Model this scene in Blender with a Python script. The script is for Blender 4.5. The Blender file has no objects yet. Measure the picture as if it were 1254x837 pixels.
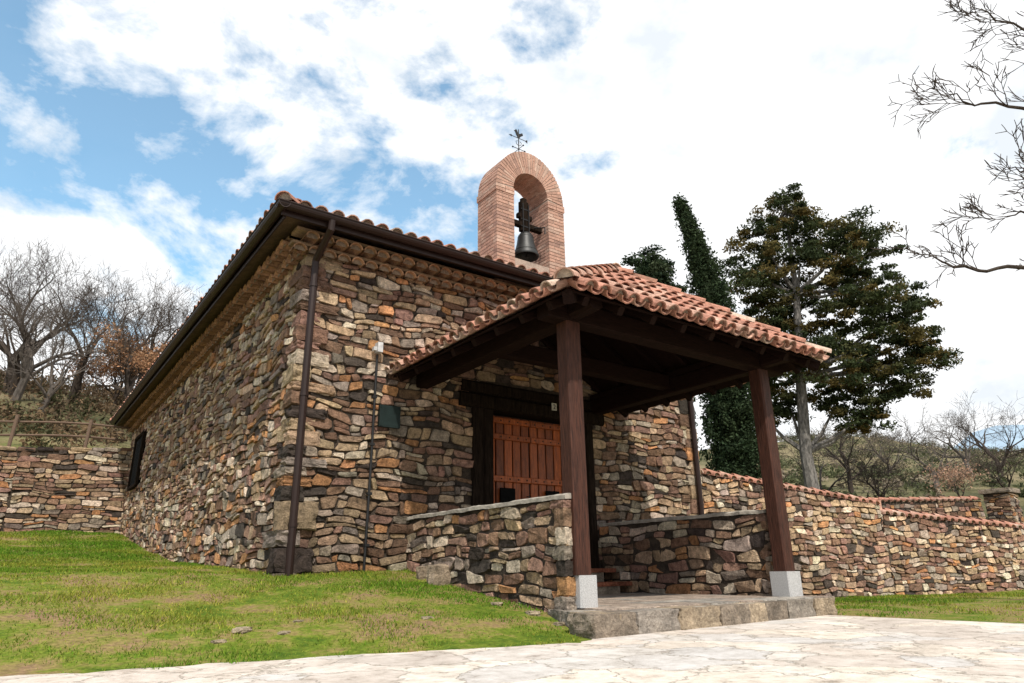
import bpy, math, random
import numpy as np
from mathutils import Vector, Matrix, noise
R=random.Random(7)
scene=bpy.context.scene
FW=np.array([.588,.809]); RT=np.array([.809,-.588])
def W(D,lat,z=0): return (D*FW[0]+lat*RT[0], D*FW[1]+lat*RT[1], z)
def sh(c,a,b):
    k=R.uniform(a,b); return tuple(q*k for q in c)

# ---------------------------------------------------------------- materials
def newmat(name):
    m=bpy.data.materials.new(name); m.use_nodes=True
    nt=m.node_tree; nt.nodes.clear()
    out=nt.nodes.new('ShaderNodeOutputMaterial'); b=nt.nodes.new('ShaderNodeBsdfPrincipled')
    nt.links.new(b.outputs[0],out.inputs[0]); return m,nt,b,out
def N(nt,t,**kw):
    n=nt.nodes.new(t)
    for k,v in kw.items():
        if k in n.inputs: n.inputs[k].default_value=v
        else: setattr(n,k,v)
    return n
def coords(nt,scale=(1,1,1)):
    g=N(nt,'ShaderNodeNewGeometry'); mp=N(nt,'ShaderNodeMapping'); mp.inputs['Scale'].default_value=scale
    nt.links.new(g.outputs['Position'],mp.inputs['Vector']); return mp.outputs[0]
def ramp(nt,src,stops):
    r=N(nt,'ShaderNodeValToRGB'); nt.links.new(src,r.inputs[0]); e=r.color_ramp.elements
    while len(e)<len(stops): e.new(.5)
    for i,(p,c) in enumerate(stops):
        e[i].position=p; e[i].color=(c[0],c[1],c[2],1)
    return r.outputs[0]
def mul(nt,a,b,fac=1.0,mode='MULTIPLY'):
    m=N(nt,'ShaderNodeMix',data_type='RGBA',blend_type=mode); m.inputs[0].default_value=fac
    nt.links.new(a,m.inputs[6]); nt.links.new(b,m.inputs[7]); return m.outputs[2]
def bump(nt,b,src,strength=.5,dist=.02):
    bp=N(nt,'ShaderNodeBump'); bp.inputs['Strength'].default_value=strength; bp.inputs['Distance'].default_value=dist
    nt.links.new(src,bp.inputs['Height']); nt.links.new(bp.outputs[0],b.inputs['Normal'])
def vcol_mat(name,rough=.9,s1=9,s2=60,lo=.55,hi=1.35,bstr=.6,bdist=.015,aniso=(1,1,1),spec=.25,tint=.95):
    m,nt,b,out=newmat(name)
    a=N(nt,'ShaderNodeVertexColor',layer_name='Col')
    c=coords(nt,aniso)
    n1=N(nt,'ShaderNodeTexNoise',Scale=s1,Detail=8.,Roughness=.7); nt.links.new(c,n1.inputs['Vector'])
    n2=N(nt,'ShaderNodeTexNoise',Scale=s2,Detail=5.,Roughness=.7); nt.links.new(c,n2.inputs['Vector'])
    r1=ramp(nt,n1.outputs[0],[(.3,(lo,lo,lo)),(.7,(hi,hi*.98,hi*tint))])
    r2=ramp(nt,n2.outputs[0],[(.3,(.62,.62,.62)),(.7,(1.32,1.32,1.32))])
    col=mul(nt,mul(nt,a.outputs[0],r1),r2)
    nt.links.new(col,b.inputs['Base Color']); b.inputs['Roughness'].default_value=rough; b.inputs['Specular IOR Level'].default_value=spec
    ad=N(nt,'ShaderNodeMath',operation='ADD'); nt.links.new(n1.outputs[0],ad.inputs[0]); nt.links.new(n2.outputs[0],ad.inputs[1])
    bump(nt,b,ad.outputs[0],bstr,bdist); return m
M_stone=vcol_mat('rubble_stone',.92,12,55,.38,1.65,1.,.035)
M_tile=vcol_mat('terracotta_tile',.85,7,40,.55,1.35,.5,.01,tint=1.0)
M_brick=vcol_mat('brick',.9,6,60,.75,1.2,.6,.012)
M_rock=vcol_mat('rock',.9,6,40,.42,1.5,1.,.04)
M_door=vcol_mat('varnished_door_wood',.45,7,40,.45,1.55,.4,.005,(5,5,.6),.35)
def plain(name,col,rough=.6,metal=0.,s=12,var=.3,aniso=(1,1,1),bs=.2,bd=.01,spec=.3):
    m,nt,b,out=newmat(name); c=coords(nt,aniso)
    n=N(nt,'ShaderNodeTexNoise',Scale=s,Detail=7.,Roughness=.65); nt.links.new(c,n.inputs['Vector'])
    r=ramp(nt,n.outputs[0],[(.28,[k*(1-var) for k in col]),(.72,[min(1,k*(1+var)) for k in col])])
    nt.links.new(r,b.inputs['Base Color']); b.inputs['Roughness'].default_value=rough; b.inputs['Metallic'].default_value=metal
    b.inputs['Specular IOR Level'].default_value=spec
    bump(nt,b,n.outputs[0],bs,bd); return m
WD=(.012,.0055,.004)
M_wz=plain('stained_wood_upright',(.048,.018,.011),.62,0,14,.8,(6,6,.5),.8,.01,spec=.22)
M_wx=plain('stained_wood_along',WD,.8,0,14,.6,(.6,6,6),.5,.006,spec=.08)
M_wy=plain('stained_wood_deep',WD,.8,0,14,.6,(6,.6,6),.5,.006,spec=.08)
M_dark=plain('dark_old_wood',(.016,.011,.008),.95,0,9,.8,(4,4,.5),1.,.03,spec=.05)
M_gut=plain('brown_gutter_paint',(.020,.010,.008),.45,.0,5,.2,spec=.28)
M_iron=plain('black_iron',(.012,.012,.013),.6,.0,20,.3)
M_bell=plain('bronze_bell',(.014,.015,.015),.5,.0,14,.4,spec=.45)
M_gran=plain('granite',(.38,.38,.38),.8,0,120,.5)
M_coping=plain('cement_coping',(.30,.27,.23),.9,0,9,.5,(1,1,1),.8,.03)
M_grey=plain('aluminium_box',(.5,.5,.5),.5,.3)
M_plq=plain('green_plaque',(.009,.018,.017),.5,.1,20,.3)
M_white=plain('glazed_white',(.55,.53,.47),.4,0,30,.1)
M_black=plain('dark_void',(.006,.006,.006),.9,spec=.05)
M_bark=plain('grey_bark',(.095,.08,.068),.95,0,8,.45,(3,3,.7),.8,.03)
M_barkd=plain('dark_bark',(.05,.038,.03),.95,0,8,.4,(3,3,.7),.8,.03)
M_barkl=plain('pale_bark',(.14,.13,.12),.95,0,5,.85,(3,3,1),.8,.03)
M_fence=plain('weathered_timber',(.13,.085,.06),.85,0,12,.4,(.7,5,5),.5,.01)
def leafmat():
    m,nt,b,out=newmat('foliage')
    a=N(nt,'ShaderNodeVertexColor',layer_name='Col'); nt.links.new(a.outputs[0],b.inputs['Base Color'])
    b.inputs['Roughness'].default_value=.8; b.inputs['Specular IOR Level'].default_value=.15
    t=N(nt,'ShaderNodeBsdfTranslucent'); nt.links.new(a.outputs[0],t.inputs[0])
    mx=N(nt,'ShaderNodeMixShader'); mx.inputs[0].default_value=.3
    nt.links.new(b.outputs[0],mx.inputs[1]); nt.links.new(t.outputs[0],mx.inputs[2]); nt.links.new(mx.outputs[0],out.inputs[0]); return m
M_leaf=leafmat()
def groundmat():
    m,nt,b,out=newmat('grassy_ground'); c=coords(nt)
    n1=N(nt,'ShaderNodeTexNoise',Scale=1.5,Detail=10.,Roughness=.75); nt.links.new(c,n1.inputs['Vector'])
    n2=N(nt,'ShaderNodeTexNoise',Scale=30.,Detail=5.,Roughness=.7); nt.links.new(c,n2.inputs['Vector'])
    n3=N(nt,'ShaderNodeTexNoise',Scale=.14,Detail=12.,Roughness=.78); nt.links.new(c,n3.inputs['Vector'])
    near=ramp(nt,n1.outputs[0],[(.36,(.05,.10,.010)),(.46,(.13,.17,.02)),(.53,(.22,.18,.06)),(.6,(.23,.15,.085))])
    far=ramp(nt,n3.outputs[0],[(.38,(.045,.05,.025)),(.48,(.12,.11,.055)),(.56,(.21,.17,.10)),(.64,(.09,.08,.045))])
    g=N(nt,'ShaderNodeNewGeometry'); vd=N(nt,'ShaderNodeVectorMath',operation='LENGTH'); nt.links.new(g.outputs['Position'],vd.inputs[0])
    mr=N(nt,'ShaderNodeMapRange'); mr.inputs[1].default_value=20; mr.inputs[2].default_value=26; nt.links.new(vd.outputs['Value'],mr.inputs[0])
    mx=N(nt,'ShaderNodeMix',data_type='RGBA'); nt.links.new(mr.outputs[0],mx.inputs[0]); nt.links.new(near,mx.inputs[6]); nt.links.new(far,mx.inputs[7])
    r2=ramp(nt,n2.outputs[0],[(.3,(.55,.55,.55)),(.7,(1.35,1.35,1.35))])
    nt.links.new(mul(nt,mx.outputs[2],r2),b.inputs['Base Color']); b.inputs['Roughness'].default_value=.95; b.inputs['Specular IOR Level'].default_value=.1
    bump(nt,b,n2.outputs[0],.6,.04); return m
M_ground=groundmat()
def pavemat():
    m,nt,b,out=newmat('flagstones'); c=coords(nt)
    wn=N(nt,'ShaderNodeTexNoise',Scale=1.6,Detail=7.,Roughness=.65); nt.links.new(c,wn.inputs['Vector'])
    vm=N(nt,'ShaderNodeVectorMath',operation='SCALE'); vm.inputs['Scale'].default_value=.75; nt.links.new(wn.outputs['Color'],vm.inputs[0])
    va=N(nt,'ShaderNodeVectorMath',operation='ADD'); nt.links.new(c,va.inputs[0]); nt.links.new(vm.outputs[0],va.inputs[1])
    v1=N(nt,'ShaderNodeTexVoronoi',feature='F1',Scale=2.1); nt.links.new(va.outputs[0],v1.inputs['Vector'])
    v2=N(nt,'ShaderNodeTexVoronoi',feature='DISTANCE_TO_EDGE',Scale=2.1); nt.links.new(va.outputs[0],v2.inputs['Vector'])
    sep=N(nt,'ShaderNodeSeparateColor'); nt.links.new(v1.outputs['Color'],sep.inputs[0])
    cc=ramp(nt,sep.outputs[0],[(0,(.44,.39,.35)),(.35,(.57,.50,.44)),(.6,(.46,.44,.425)),(.8,(.60,.54,.47)),(1,(.52,.46,.40))])
    n=N(nt,'ShaderNodeTexNoise',Scale=5.,Detail=13.,Roughness=.8); nt.links.new(c,n.inputs['Vector'])
    r=ramp(nt,n.outputs[0],[(.35,(.42,.37,.33)),(.44,(.88,.86,.83)),(.60,(1.2,1.2,1.2))])
    st=mul(nt,cc,r)
    j=ramp(nt,v2.outputs['Distance'],[(.0,(0,0,0)),(.022,(1,1,1))])
    mx=N(nt,'ShaderNodeMix',data_type='RGBA'); nt.links.new(j,mx.inputs[0]); mx.inputs[6].default_value=(.36,.31,.25,1); nt.links.new(st,mx.inputs[7])
    nt.links.new(mx.outputs[2],b.inputs['Base Color']); b.inputs['Roughness'].default_value=.85
    h=mul(nt,j,n.outputs['Color'],.85); bump(nt,b,h,.7,.025); return m
M_pave=pavemat()

# ---------------------------------------------------------------- object helpers
WORG={}
def fin(o,parent,org):
    scene.collection.objects.link(o)
    WORG[o.name]=Vector(org)
    if parent is not None:
        o.parent=parent; o.location=Vector(org)-WORG[parent.name]
    else: o.location=org
    return o
def thing(name,loc,label,cat,group=None):
    o=bpy.data.objects.new(name,None); fin(o,None,loc); o.empty_display_size=.3
    tag(o,label,cat,group); return o
def tag(o,label=None,cat=None,group=None,kind=None):
    if label:o["label"]=label
    if cat:o["category"]=cat
    if group:o["group"]=group
    if kind:o["kind"]=kind
    return o
class MB:
    def __init__(s): s.v=[];s.f=[];s.c=[]
    def add(s,vs,fs,col=(1,1,1)):
        o=len(s.v); s.v.extend(vs); s.f.extend([tuple(i+o for i in f) for f in fs])
        s.c.extend([(col[0],col[1],col[2],1)]*len(vs))
    def obj(s,name,mat,parent=None,smooth=False,org=None):
        v=np.array([tuple(p) for p in s.v],dtype=np.float64)
        if org is None: org=((v[:,0].min()+v[:,0].max())/2,(v[:,1].min()+v[:,1].max())/2,v[:,2].min())
        v=v-np.array(org)
        me=bpy.data.meshes.new(name); me.from_pydata(v.tolist(),[],s.f)
        ca=me.color_attributes.new('Col','FLOAT_COLOR','POINT'); ca.data.foreach_set('color',np.array(s.c,dtype=np.float32).ravel())
        if smooth: me.polygons.foreach_set('use_smooth',[True]*len(me.polygons))
        me.materials.append(mat); me.update()
        return fin(bpy.data.objects.new(name,me),parent,org)
def fast(name,V,n,C,mat,parent=None,org=(0,0,0)):
    V=np.asarray(V,dtype=np.float32)-np.array(org,dtype=np.float32)
    k=len(V)//n; me=bpy.data.meshes.new(name)
    me.vertices.add(len(V)); me.vertices.foreach_set('co',V.ravel())
    me.loops.add(len(V)); me.loops.foreach_set('vertex_index',np.arange(len(V),dtype=np.int32))
    me.polygons.add(k); me.polygons.foreach_set('loop_start',np.arange(0,len(V),n,dtype=np.int32)); me.polygons.foreach_set('loop_total',np.full(k,n,dtype=np.int32))
    ca=me.color_attributes.new('Col','FLOAT_COLOR','POINT')
    ca.data.foreach_set('color',np.hstack([C,np.ones((len(C),1))]).astype(np.float32).ravel())
    me.materials.append(mat); me.update(calc_edges=True); me.validate()
    return fin(bpy.data.objects.new(name,me),parent,org)

def box(mb,x0,x1,y0,y1,z0,z1,col=(1,1,1)):
    mb.add([(x0,y0,z0),(x1,y0,z0),(x1,y1,z0),(x0,y1,z0),(x0,y0,z1),(x1,y0,z1),(x1,y1,z1),(x0,y1,z1)],
      [(0,3,2,1),(4,5,6,7),(0,1,5,4),(1,2,6,5),(2,3,7,6),(3,0,4,7)],col)
def beam(mb,A,B,w,h,ch=.012,col=(1,1,1),up=(0,0,1)):
    A=Vector(A);B=Vector(B);d=(B-A).normalized();upv=Vector(up)
    if abs(d.dot(upv))>.95: upv=Vector((0,1,0))
    s=d.cross(upv).normalized(); t=s.cross(d).normalized()
    a,b=w/2,h/2
    pr=[(-a+ch,-b),(a-ch,-b),(a,-b+ch),(a,b-ch),(a-ch,b),(-a+ch,b),(-a,b-ch),(-a,-b+ch)]
    vs=[A+s*p+t*q for p,q in pr]+[B+s*p+t*q for p,q in pr]
    fs=[(i,(i+1)%8,8+(i+1)%8,8+i) for i in range(8)]+[tuple(range(7,-1,-1)),tuple(range(8,16))]
    mb.add(vs,fs,col)
def tube(mb,pts,rad,n=8,col=(1,1,1),cap=True):
    pts=[Vector(p) for p in pts]; rs=rad if isinstance(rad,(list,tuple)) else [rad]*len(pts)
    vs=[];fs=[];prev=None
    for i,p in enumerate(pts):
        d=(pts[min(i+1,len(pts)-1)]-pts[max(i-1,0)]).normalized()
        if prev is None:
            ref=Vector((0,0,1)) if abs(d.z)<.9 else Vector((1,0,0))
            s=d.cross(ref).normalized()
        else: s=(prev-d*prev.dot(d)).normalized()
        prev=s; t=d.cross(s)
        for k in range(n):
            a=2*math.pi*k/n; vs.append(p+(s*math.cos(a)+t*math.sin(a))*rs[i])
    for i in range(len(pts)-1):
        for k in range(n):
            fs.append((i*n+k,i*n+(k+1)%n,(i+1)*n+(k+1)%n,(i+1)*n+k))
    if cap and n>3: fs+= [tuple(range(n-1,-1,-1)),tuple((len(pts)-1)*n+k for k in range(n))]
    mb.add(vs,fs,col)
def lathe(mb,cx,cy,prof,n=24,col=(1,1,1)):
    vs=[];fs=[]
    for r,z in prof:
        for k in range(n):
            a=2*math.pi*k/n; vs.append((cx+r*math.cos(a),cy+r*math.sin(a),z))
    for i in range(len(prof)-1):
        for k in range(n): fs.append((i*n+k,i*n+(k+1)%n,(i+1)*n+(k+1)%n,(i+1)*n+k))
    mb.add(vs,fs,col)
def rock(mb,c,size,col,rz=0,n=4,rough=.12,round_=.35):
    c=Vector(c); sd=R.random()*100; ca,sa=math.cos(rz),math.sin(rz)
    for ax in range(3):
        for sg in (-1,1):
            vs=[];fs=[]
            for i in range(n+1):
                for j in range(n+1):
                    a=-1+2*i/n; b=-1+2*j/n
                    p=[0,0,0]; p[ax]=sg; p[(ax+1)%3]=a; p[(ax+2)%3]=b
                    p=Vector(p); q=p.normalized()*1.15; p=p.lerp(q,round_)
                    nz=noise.noise(p*1.3+Vector((sd,0,0)))+.5*noise.noise(p*3.1+Vector((0,sd,0)))
                    p=p*(1+rough*nz)
                    p=Vector((p.x*size[0]/2,p.y*size[1]/2,p.z*size[2]/2))
                    vs.append(c+Vector((p.x*ca-p.y*sa,p.x*sa+p.y*ca,p.z)))
            for i in range(n):
                for j in range(n):
                    k=i*(n+1)+j; f=(k,k+n+1,k+n+2,k+1); fs.append(f if sg>0 else f[::-1])
            mb.add(vs,fs,col)

# ---------------------------------------------------------------- stonework
PAL=[((.39,.28,.185),.27),((.205,.125,.085),.21),((.28,.23,.19),.13),((.41,.21,.10),.06),((.26,.155,.12),.15),((.06,.047,.040),.07),((.53,.44,.345),.11)]
def scol(dark=1.):
    x=R.random()
    for c,w in PAL:
        x-=w
        if x<0: break
    k=R.uniform(.68,1.28)*dark
    return tuple(min(.8,ch*k*R.uniform(.96,1.04)) for ch in c)
MORT=(.062,.048,.037)
def warp(u,v,sd):
    a=Vector((u*1.7,v*2.4,sd)); b=Vector((u*7,v*8,sd+9))
    return u+.08*noise.noise(a)+.028*noise.noise(b), v+.085*noise.noise(a+Vector((31,7,0)))+.028*noise.noise(b+Vector((11,3,0)))
def stones(mb,O,U,Nn,u0,u1,zb,zt,sd=0,rh=(.06,.155),sw=(.12,.44),excl=(),dep=(.012,.05),dark=None,split=.3,ends=True):
    O=Vector(O);U=Vector(U);Nn=Vector(Nn)
    vmin=min(zb(u0),zb(u1),zb((u0+u1)/2)); vmax=max(zt(u0),zt(u1),zt((u0+u1)/2))
    v=vmin
    while v<vmax:
        h=R.uniform(*rh)
        u=u0
        while u<u1-.02:
            w=R.uniform(*sw)*(.68+h*2.2)
            if R.random()<.18: w*=.55
            if u+w>u1-.09: w=u1-u
            cells=[(u,u+w,v,v+h)]
            if R.random()<split and h>.11:
                m=v+h*R.uniform(.35,.65)
                if w>.26 and R.random()<.5:
                    q=u+w*R.uniform(.35,.65); cells=[(u,u+w,v,m),(u,q,m,v+h),(q,u+w,m,v+h)] if R.random()<.5 else [(u,q,v,m),(q,u+w,v,m),(u,u+w,m,v+h)]
                else: cells=[(u,u+w,v,m),(u,u+w,m,v+h)]
            for (a,b,c,d) in cells:
                cu,cv=(a+b)/2,(c+d)/2
                if cv>zt(cu)-.01 or cv<zb(cu)-.1: continue
                if any(e[0]<cu<e[1] and e[2]<cv<e[3] for e in excl): continue
                g=R.uniform(.002,.008); n=11; ex=R.uniform(.18,.5); H=R.uniform(*dep)
                tu,tv=R.uniform(-.12,.12),R.uniform(-.2,.2)
                ring=[]; ph=R.uniform(-.5,.5)
                sk=R.uniform(-.4,.4); tp=R.uniform(-.34,.34)
                hw,hh2=(b-a)/2-g,(d-c)/2-g
                for k in range(n):
                    t=2*math.pi*(k+R.uniform(-.28,.28))/n+ph; ct,st=math.cos(t),math.sin(t)
                    pu=math.copysign(abs(ct)**ex,ct)*hw; pv=math.copysign(abs(st)**ex,st)*hh2
                    pv*=1+tp*pu/max(hw,.01)*.6
                    pu*=R.uniform(.9,1.04); pv*=R.uniform(.88,1.05)
                    ring.append((pu+sk*pv,pv))
                col=scol()
                if dark:
                    dk=dark(cu,cv); col=tuple(x*dk for x in col)
                vs=[];fs=[]
                for sc,hh in ((1.0,-.014),(.98,H*.85),(.91,H)):
                    for (pu,pv) in ring:
                        uu,vv=warp(cu+pu*sc,cv+pv*sc,sd)
                        uu=min(max(uu,u0-.01),u1+.01); vv=min(vv,zt(uu))
                        for e in excl:
                            if e[2]-.02<vv<e[3]+.02 and e[0]<uu<e[1]:
                                if cu<e[0]: uu=e[0]
                                elif cu>e[1]: uu=e[1]
                                elif cv>e[3]: vv=e[3]
                                elif cv<e[2]: vv=e[2]
                        dd=hh+ (tu*pu+tv*pv+R.uniform(-.005,.005) if hh>0 else 0)
                        p=O+U*uu+Nn*dd; vs.append((p.x,p.y,vv))
                uu,vv=warp(cu+R.uniform(-.4,.4)*hw,cv+R.uniform(-.4,.4)*hh2,sd); vv=min(vv,zt(uu)); p=O+U*uu+Nn*(H+R.uniform(-.008,.008)); vs.append((p.x,p.y,vv))
                for r_ in (0,1):
                    for k in range(n): fs.append((r_*n+k,r_*n+(k+1)%n,(r_+1)*n+(k+1)%n,(r_+1)*n+k))
                for k in range(n): fs.append((2*n+k,2*n+(k+1)%n,3*n))
                mb.add(vs,fs,col)
            u+=w
        v+=h
cst=lambda z:(lambda u:z)

# ---------------------------------------------------------------- terrain
def sm(x,a,b):
    t=np.clip((x-a)/(b-a),0,1); return t*t*(3-2*t)
EDX=[-14,-9,-5,-2,0,1.1,2,2.9,3.5,4.5,6,7.3]; EDY=[6.2,5.9,5.6,5.15,4.86,4.64,4.5,4.22,4.12,4.4,4.5,4.5]
def gz(x,y):
    x=np.asarray(x,float);y=np.asarray(y,float)
    D=.588*x+.809*y; lat=.809*x-.588*y; r=lat/np.maximum(D,1)
    off=np.clip(np.interp(x,EDX,EDY)-4.2,0,3)*(x<4)
    yy=y-off*(1-sm(y,5,9.5))
    left=np.interp(yy,[4.0,4.33,5,7.9,13,17.5,20.4,21.6,21.85,26,32,40,60,100,300],[-.5,-.5,-.37,0.02,.19,.6,1.0,1.12,2.9,4.3,6.6,9.0,12.5,16,22])
    right=np.interp(D,[0,11,15,18,22,30,60,110,160,400],[-.5,-.5,-.56,-.2,1.2,2.9,8.4,18.0,22,20])*(1-.12*sm(r,.5,.72)*sm(D,40,90))
    wa=sm(x,4.3,5.2); wb=sm(r,-.5,.0); k=sm(y,21,24); w=wa*(1-k)+wb*k
    z=left*(1-w)+right*w
    far=sm(D,24,60)
    z=z+far*(np.sin(x*.13+1)*np.cos(y*.11)*.8+np.sin(x*.041)*np.sin(y*.05+2)*1.5)
    z=z+.025*np.sin(x*2.1+y*.7)*np.sin(y*1.7)*sm(yy,4.6,5.6)*(1-wa)
    return z
def axis(lo,hi,c0,c1,fine,gr=1.17):
    a=list(np.arange(c0,c1,fine)); s=fine; p=c0
    while p>lo: s*=gr; p-=s; a.insert(0,p)
    s=fine; p=a[-1]
    while p<hi: s*=gr; p+=s; a.append(p)
    return np.array(a)
xs=axis(-500,900,-5,19,.3); ys=np.sort(np.append(axis(-300,900,2,23,.25),[21.61,21.84])); 
X,Y=np.meshgrid(xs,ys); Z=gz(X,Y)
nx,ny=len(xs),len(ys)
mb=MB(); mb.v=[tuple(p) for p in np.stack([X.ravel(),Y.ravel(),Z.ravel()],1)]
mb.c=[(1,1,1,1)]*len(mb.v)
mb.f=[(j*nx+i,j*nx+i+1,(j+1)*nx+i+1,(j+1)*nx+i) for j in range(ny-1) for i in range(nx-1)]
g=mb.obj('ground',M_ground,smooth=True,org=(0,0,0)); tag(g,kind='structure')
mb=MB()
ed=[]
def edgey(x): return float(np.interp(x,EDX,EDY))+.09*noise.noise(Vector((x*3,0,0)))+.06*noise.noise(Vector((x*11,3,0)))-.03
x=-14
while x<7.3: ed.append((x,edgey(x))); x+=.07
top=[(x,y,-.493) for x,y in ed]
rt=[]
for k in range(60):
    y=4.5-k*.3; rt.append((7.4+.1*noise.noise(Vector((y*2,5,0)))+ (0 if y>2.5 else (2.5-y)*.05),y,-.493))
poly=top+rt+[(8.5,-14,-.493),(-14,-14,-.493)]
mb.add(poly,[tuple(range(len(poly)))[::-1]])
pv=mb.obj('path',M_pave,org=(0,0,0)); tag(pv,kind='structure')

# ---------------------------------------------------------------- tiles
def tcol():
    k=R.uniform(.78,1.15); x=R.random()
    c=(.40,.195,.135) if x<.55 else ((.44,.27,.20) if x<.85 else ((.29,.15,.10) if x<.93 else (.48,.36,.28)))
    return tuple(q*k for q in c)
def halftile(mb,P0,P1,U,Nn,r0,r1,col,down=False,thick=.014,n=7,inner=False,fill=None):
    vs=[];fs=[];s=-1 if down else 1
    for P,r in ((P0,r0),(P1,r1)):
        for k in range(n+1):
            a=math.pi*k/n; vs.append(P+U*(-math.cos(a)*r)+Nn*(s*math.sin(a)*r*.92))
    m=n+1
    for k in range(n): fs.append((k,k+1,m+k+1,m+k))
    for k in range(m):
        a=math.pi*k/n; rr=r0-thick; vs.append(P0+U*(-math.cos(a)*rr)+Nn*(s*math.sin(a)*rr*.92))
    for k in range(n): fs.append((2*m+k,2*m+k+1,k+1,k))
    if inner:
        for k in range(m):
            a=math.pi*k/n; rr=r1-thick; vs.append(P1+U*(-math.cos(a)*rr)+Nn*(s*math.sin(a)*rr*.92))
        for k in range(n): fs.append((3*m+k,3*m+k+1,2*m+k+1,2*m+k))
    mb.add(vs,fs,col)
    if fill:
        d=(P1-P0).normalized()*.05; 
        vs=[P0+d+U*(-math.cos(math.pi*k/n)*(r0-thick))+Nn*(s*math.sin(math.pi*k/n)*(r0-thick)*.92) for k in range(m)]
        mb.add(vs,[tuple(range(m))],fill)
def tile_slope(mb,E0,E1,A0,A1,sp=.2,pitch=.34,over=.07):
    E0,E1,A0,A1=map(Vector,(E0,E1,A0,A1)); U=(E1-E0).normalized(); w=(E1-E0).length
    Nn=U.cross(A0-E0).normalized()
    if Nn.z<0: Nn=-Nn
    S=Nn.cross(U); 
    if S.z<0: S=-S
    L=(A0-E0).dot(S); ua=(A0-E0).dot(U); ub=(A1-E0).dot(U)
    nc=int(w/sp); sp=w/nc
    for i in range(nc*2+1):
        u=i*sp/2; pan=i%2==1
        um=u
        ln=L
        if ua>1e-3 and um<ua: ln=L*um/ua
        if w-ub>1e-3 and um>ub: ln=min(ln,L*(w-um)/(w-ub))
        if ln<.03: continue
        s=-over; k=0; j=R.uniform(-.02,.02)
        while s<ln:
            e=min(s+pitch+.05,ln); jj=R.uniform(-.01,.01)
            b0=.05 if not pan else .08
            P0=E0+U*(u+jj)+S*(s+(j if k==0 else R.uniform(-.02,.02)))+Nn*(b0+.028*(1 if not pan else .6)+R.uniform(0,.010)); P1=E0+U*u+S*e+Nn*b0
            r=sp*.405 if not pan else sp*.39
            halftile(mb,P0,P1,U,Nn,r*1.08,r*.92,tcol(),down=pan,inner=(k==0),fill=((.30,.24,.18) if (k==0 and not pan) else None),n=6)
            s+=pitch;k+=1
def ridge_tiles(mb,A,B,r=.1,pitch=.33,lift=.1):
    A=Vector(A);B=Vector(B);d=(B-A); L=d.length; d.normalize()
    U=d.cross(Vector((0,0,1))).normalized(); Nn=U.cross(d).normalized()
    if Nn.z<0: Nn=-Nn
    s=-.06
    while s<L:
        e=min(s+pitch+.06,L+.05)
        halftile(mb,A+d*s+Nn*(lift+.03),A+d*e+Nn*lift,U,Nn,r*1.12,r*.95,tcol(),inner=(s<0),fill=((.36,.3,.24) if s<0 else None))
        s+=pitch
def deck(mb,pts,t=.03,col=(1,1,1)):
    n=len(pts); a=[Vector(p) for p in pts]; b=[p-Vector((0,0,t)) for p in a]
    mb.add(a+b,[tuple(range(n)),tuple(range(2*n-1,n-1,-1))]+[(i,(i+1)%n,n+(i+1)%n,n+i) for i in range(n)],col)

# ================================================================ CHAPEL
X0,X1,Y0,Y1=2.56,9.75,7.93,21.8; ZB=-1.0; ZT=4.08
chapel=thing('chapel',((X0+X1)/2,(Y0+Y1)/2,-.5),'rubble stone chapel with tiled porch and brick bell gable','chapel')
DX0,DX1,DZ0,DZ1=5.39,6.93,.06,2.17
fw=MB()
T=.5
dk=(MORT)
box(fw,X0,DX0-.3,Y0,Y0+T,ZB,ZT,dk); box(fw,DX1+.3,X1,Y0,Y0+T,ZB,ZT,dk); box(fw,DX0-.3,DX1+.3,Y0,Y0+T,2.5,ZT,dk); box(fw,DX0-.3,DX1+.3,Y0,Y0+T,ZB,.04,dk)
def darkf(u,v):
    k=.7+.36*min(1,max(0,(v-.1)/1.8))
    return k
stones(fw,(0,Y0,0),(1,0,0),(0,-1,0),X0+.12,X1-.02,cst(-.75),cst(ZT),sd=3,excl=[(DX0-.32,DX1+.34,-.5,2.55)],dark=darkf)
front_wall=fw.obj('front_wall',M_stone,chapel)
sw=MB()
box(sw,X0,X0+T,Y0+T+.003,Y1,ZB,ZT,dk)
WY0,WY1,WZ0,WZ1=19.3,20.5,2.15,3.45
stones(sw,(X0,0,0),(0,1,0),(-1,0,0),Y0+.12,Y1,cst(-.6),cst(ZT),sd=11,excl=[(WY0,WY1,WZ0,WZ1)],dark=lambda u,v:1.25)  # stone colour lightened on this wall to stand in for missing light
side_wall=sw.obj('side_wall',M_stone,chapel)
rw=MB(); box(rw,X1-T,X1-.002,Y0+T+.003,Y1-.003,ZB,ZT,dk)
stones(rw,(X1,0,0),(0,1,0),(1,0,0),Y0,Y1,cst(-.6),cst(ZT),sd=21,rh=(.2,.32),sw=(.3,.6))
rw.obj('side_wall',M_stone,chapel)
bw=MB(); box(bw,X0+.01,X1-.01,Y1,Y1+.4,ZB,ZT,dk); bw.obj('back_wall',M_stone,chapel)
q=MB(); z=-.7;i=0
while z<3.95:
    h=R.uniform(.10,.21) if z>.7 else R.uniform(.18,.32)
    if z+h>4.05:h=4.05-z
    lx,ly=(.42,.24) if i%2 else (.25,.42)
    lx*=R.uniform(.75,1.25);ly*=R.uniform(.75,1.25); ex=.04+R.uniform(0,.03)+(.06*max(0,1-z) if z<1 else 0)
    rock(q,(X0-ex+lx/2,Y0-ex+ly/2,z+h/2),(lx,ly,h*.97),scol(.95),R.uniform(-.06,.06),7,.17,.14)
    z+=h;i+=1
q.obj('corner_stones',M_stone,chapel)
q=MB(); z=-.7
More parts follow.
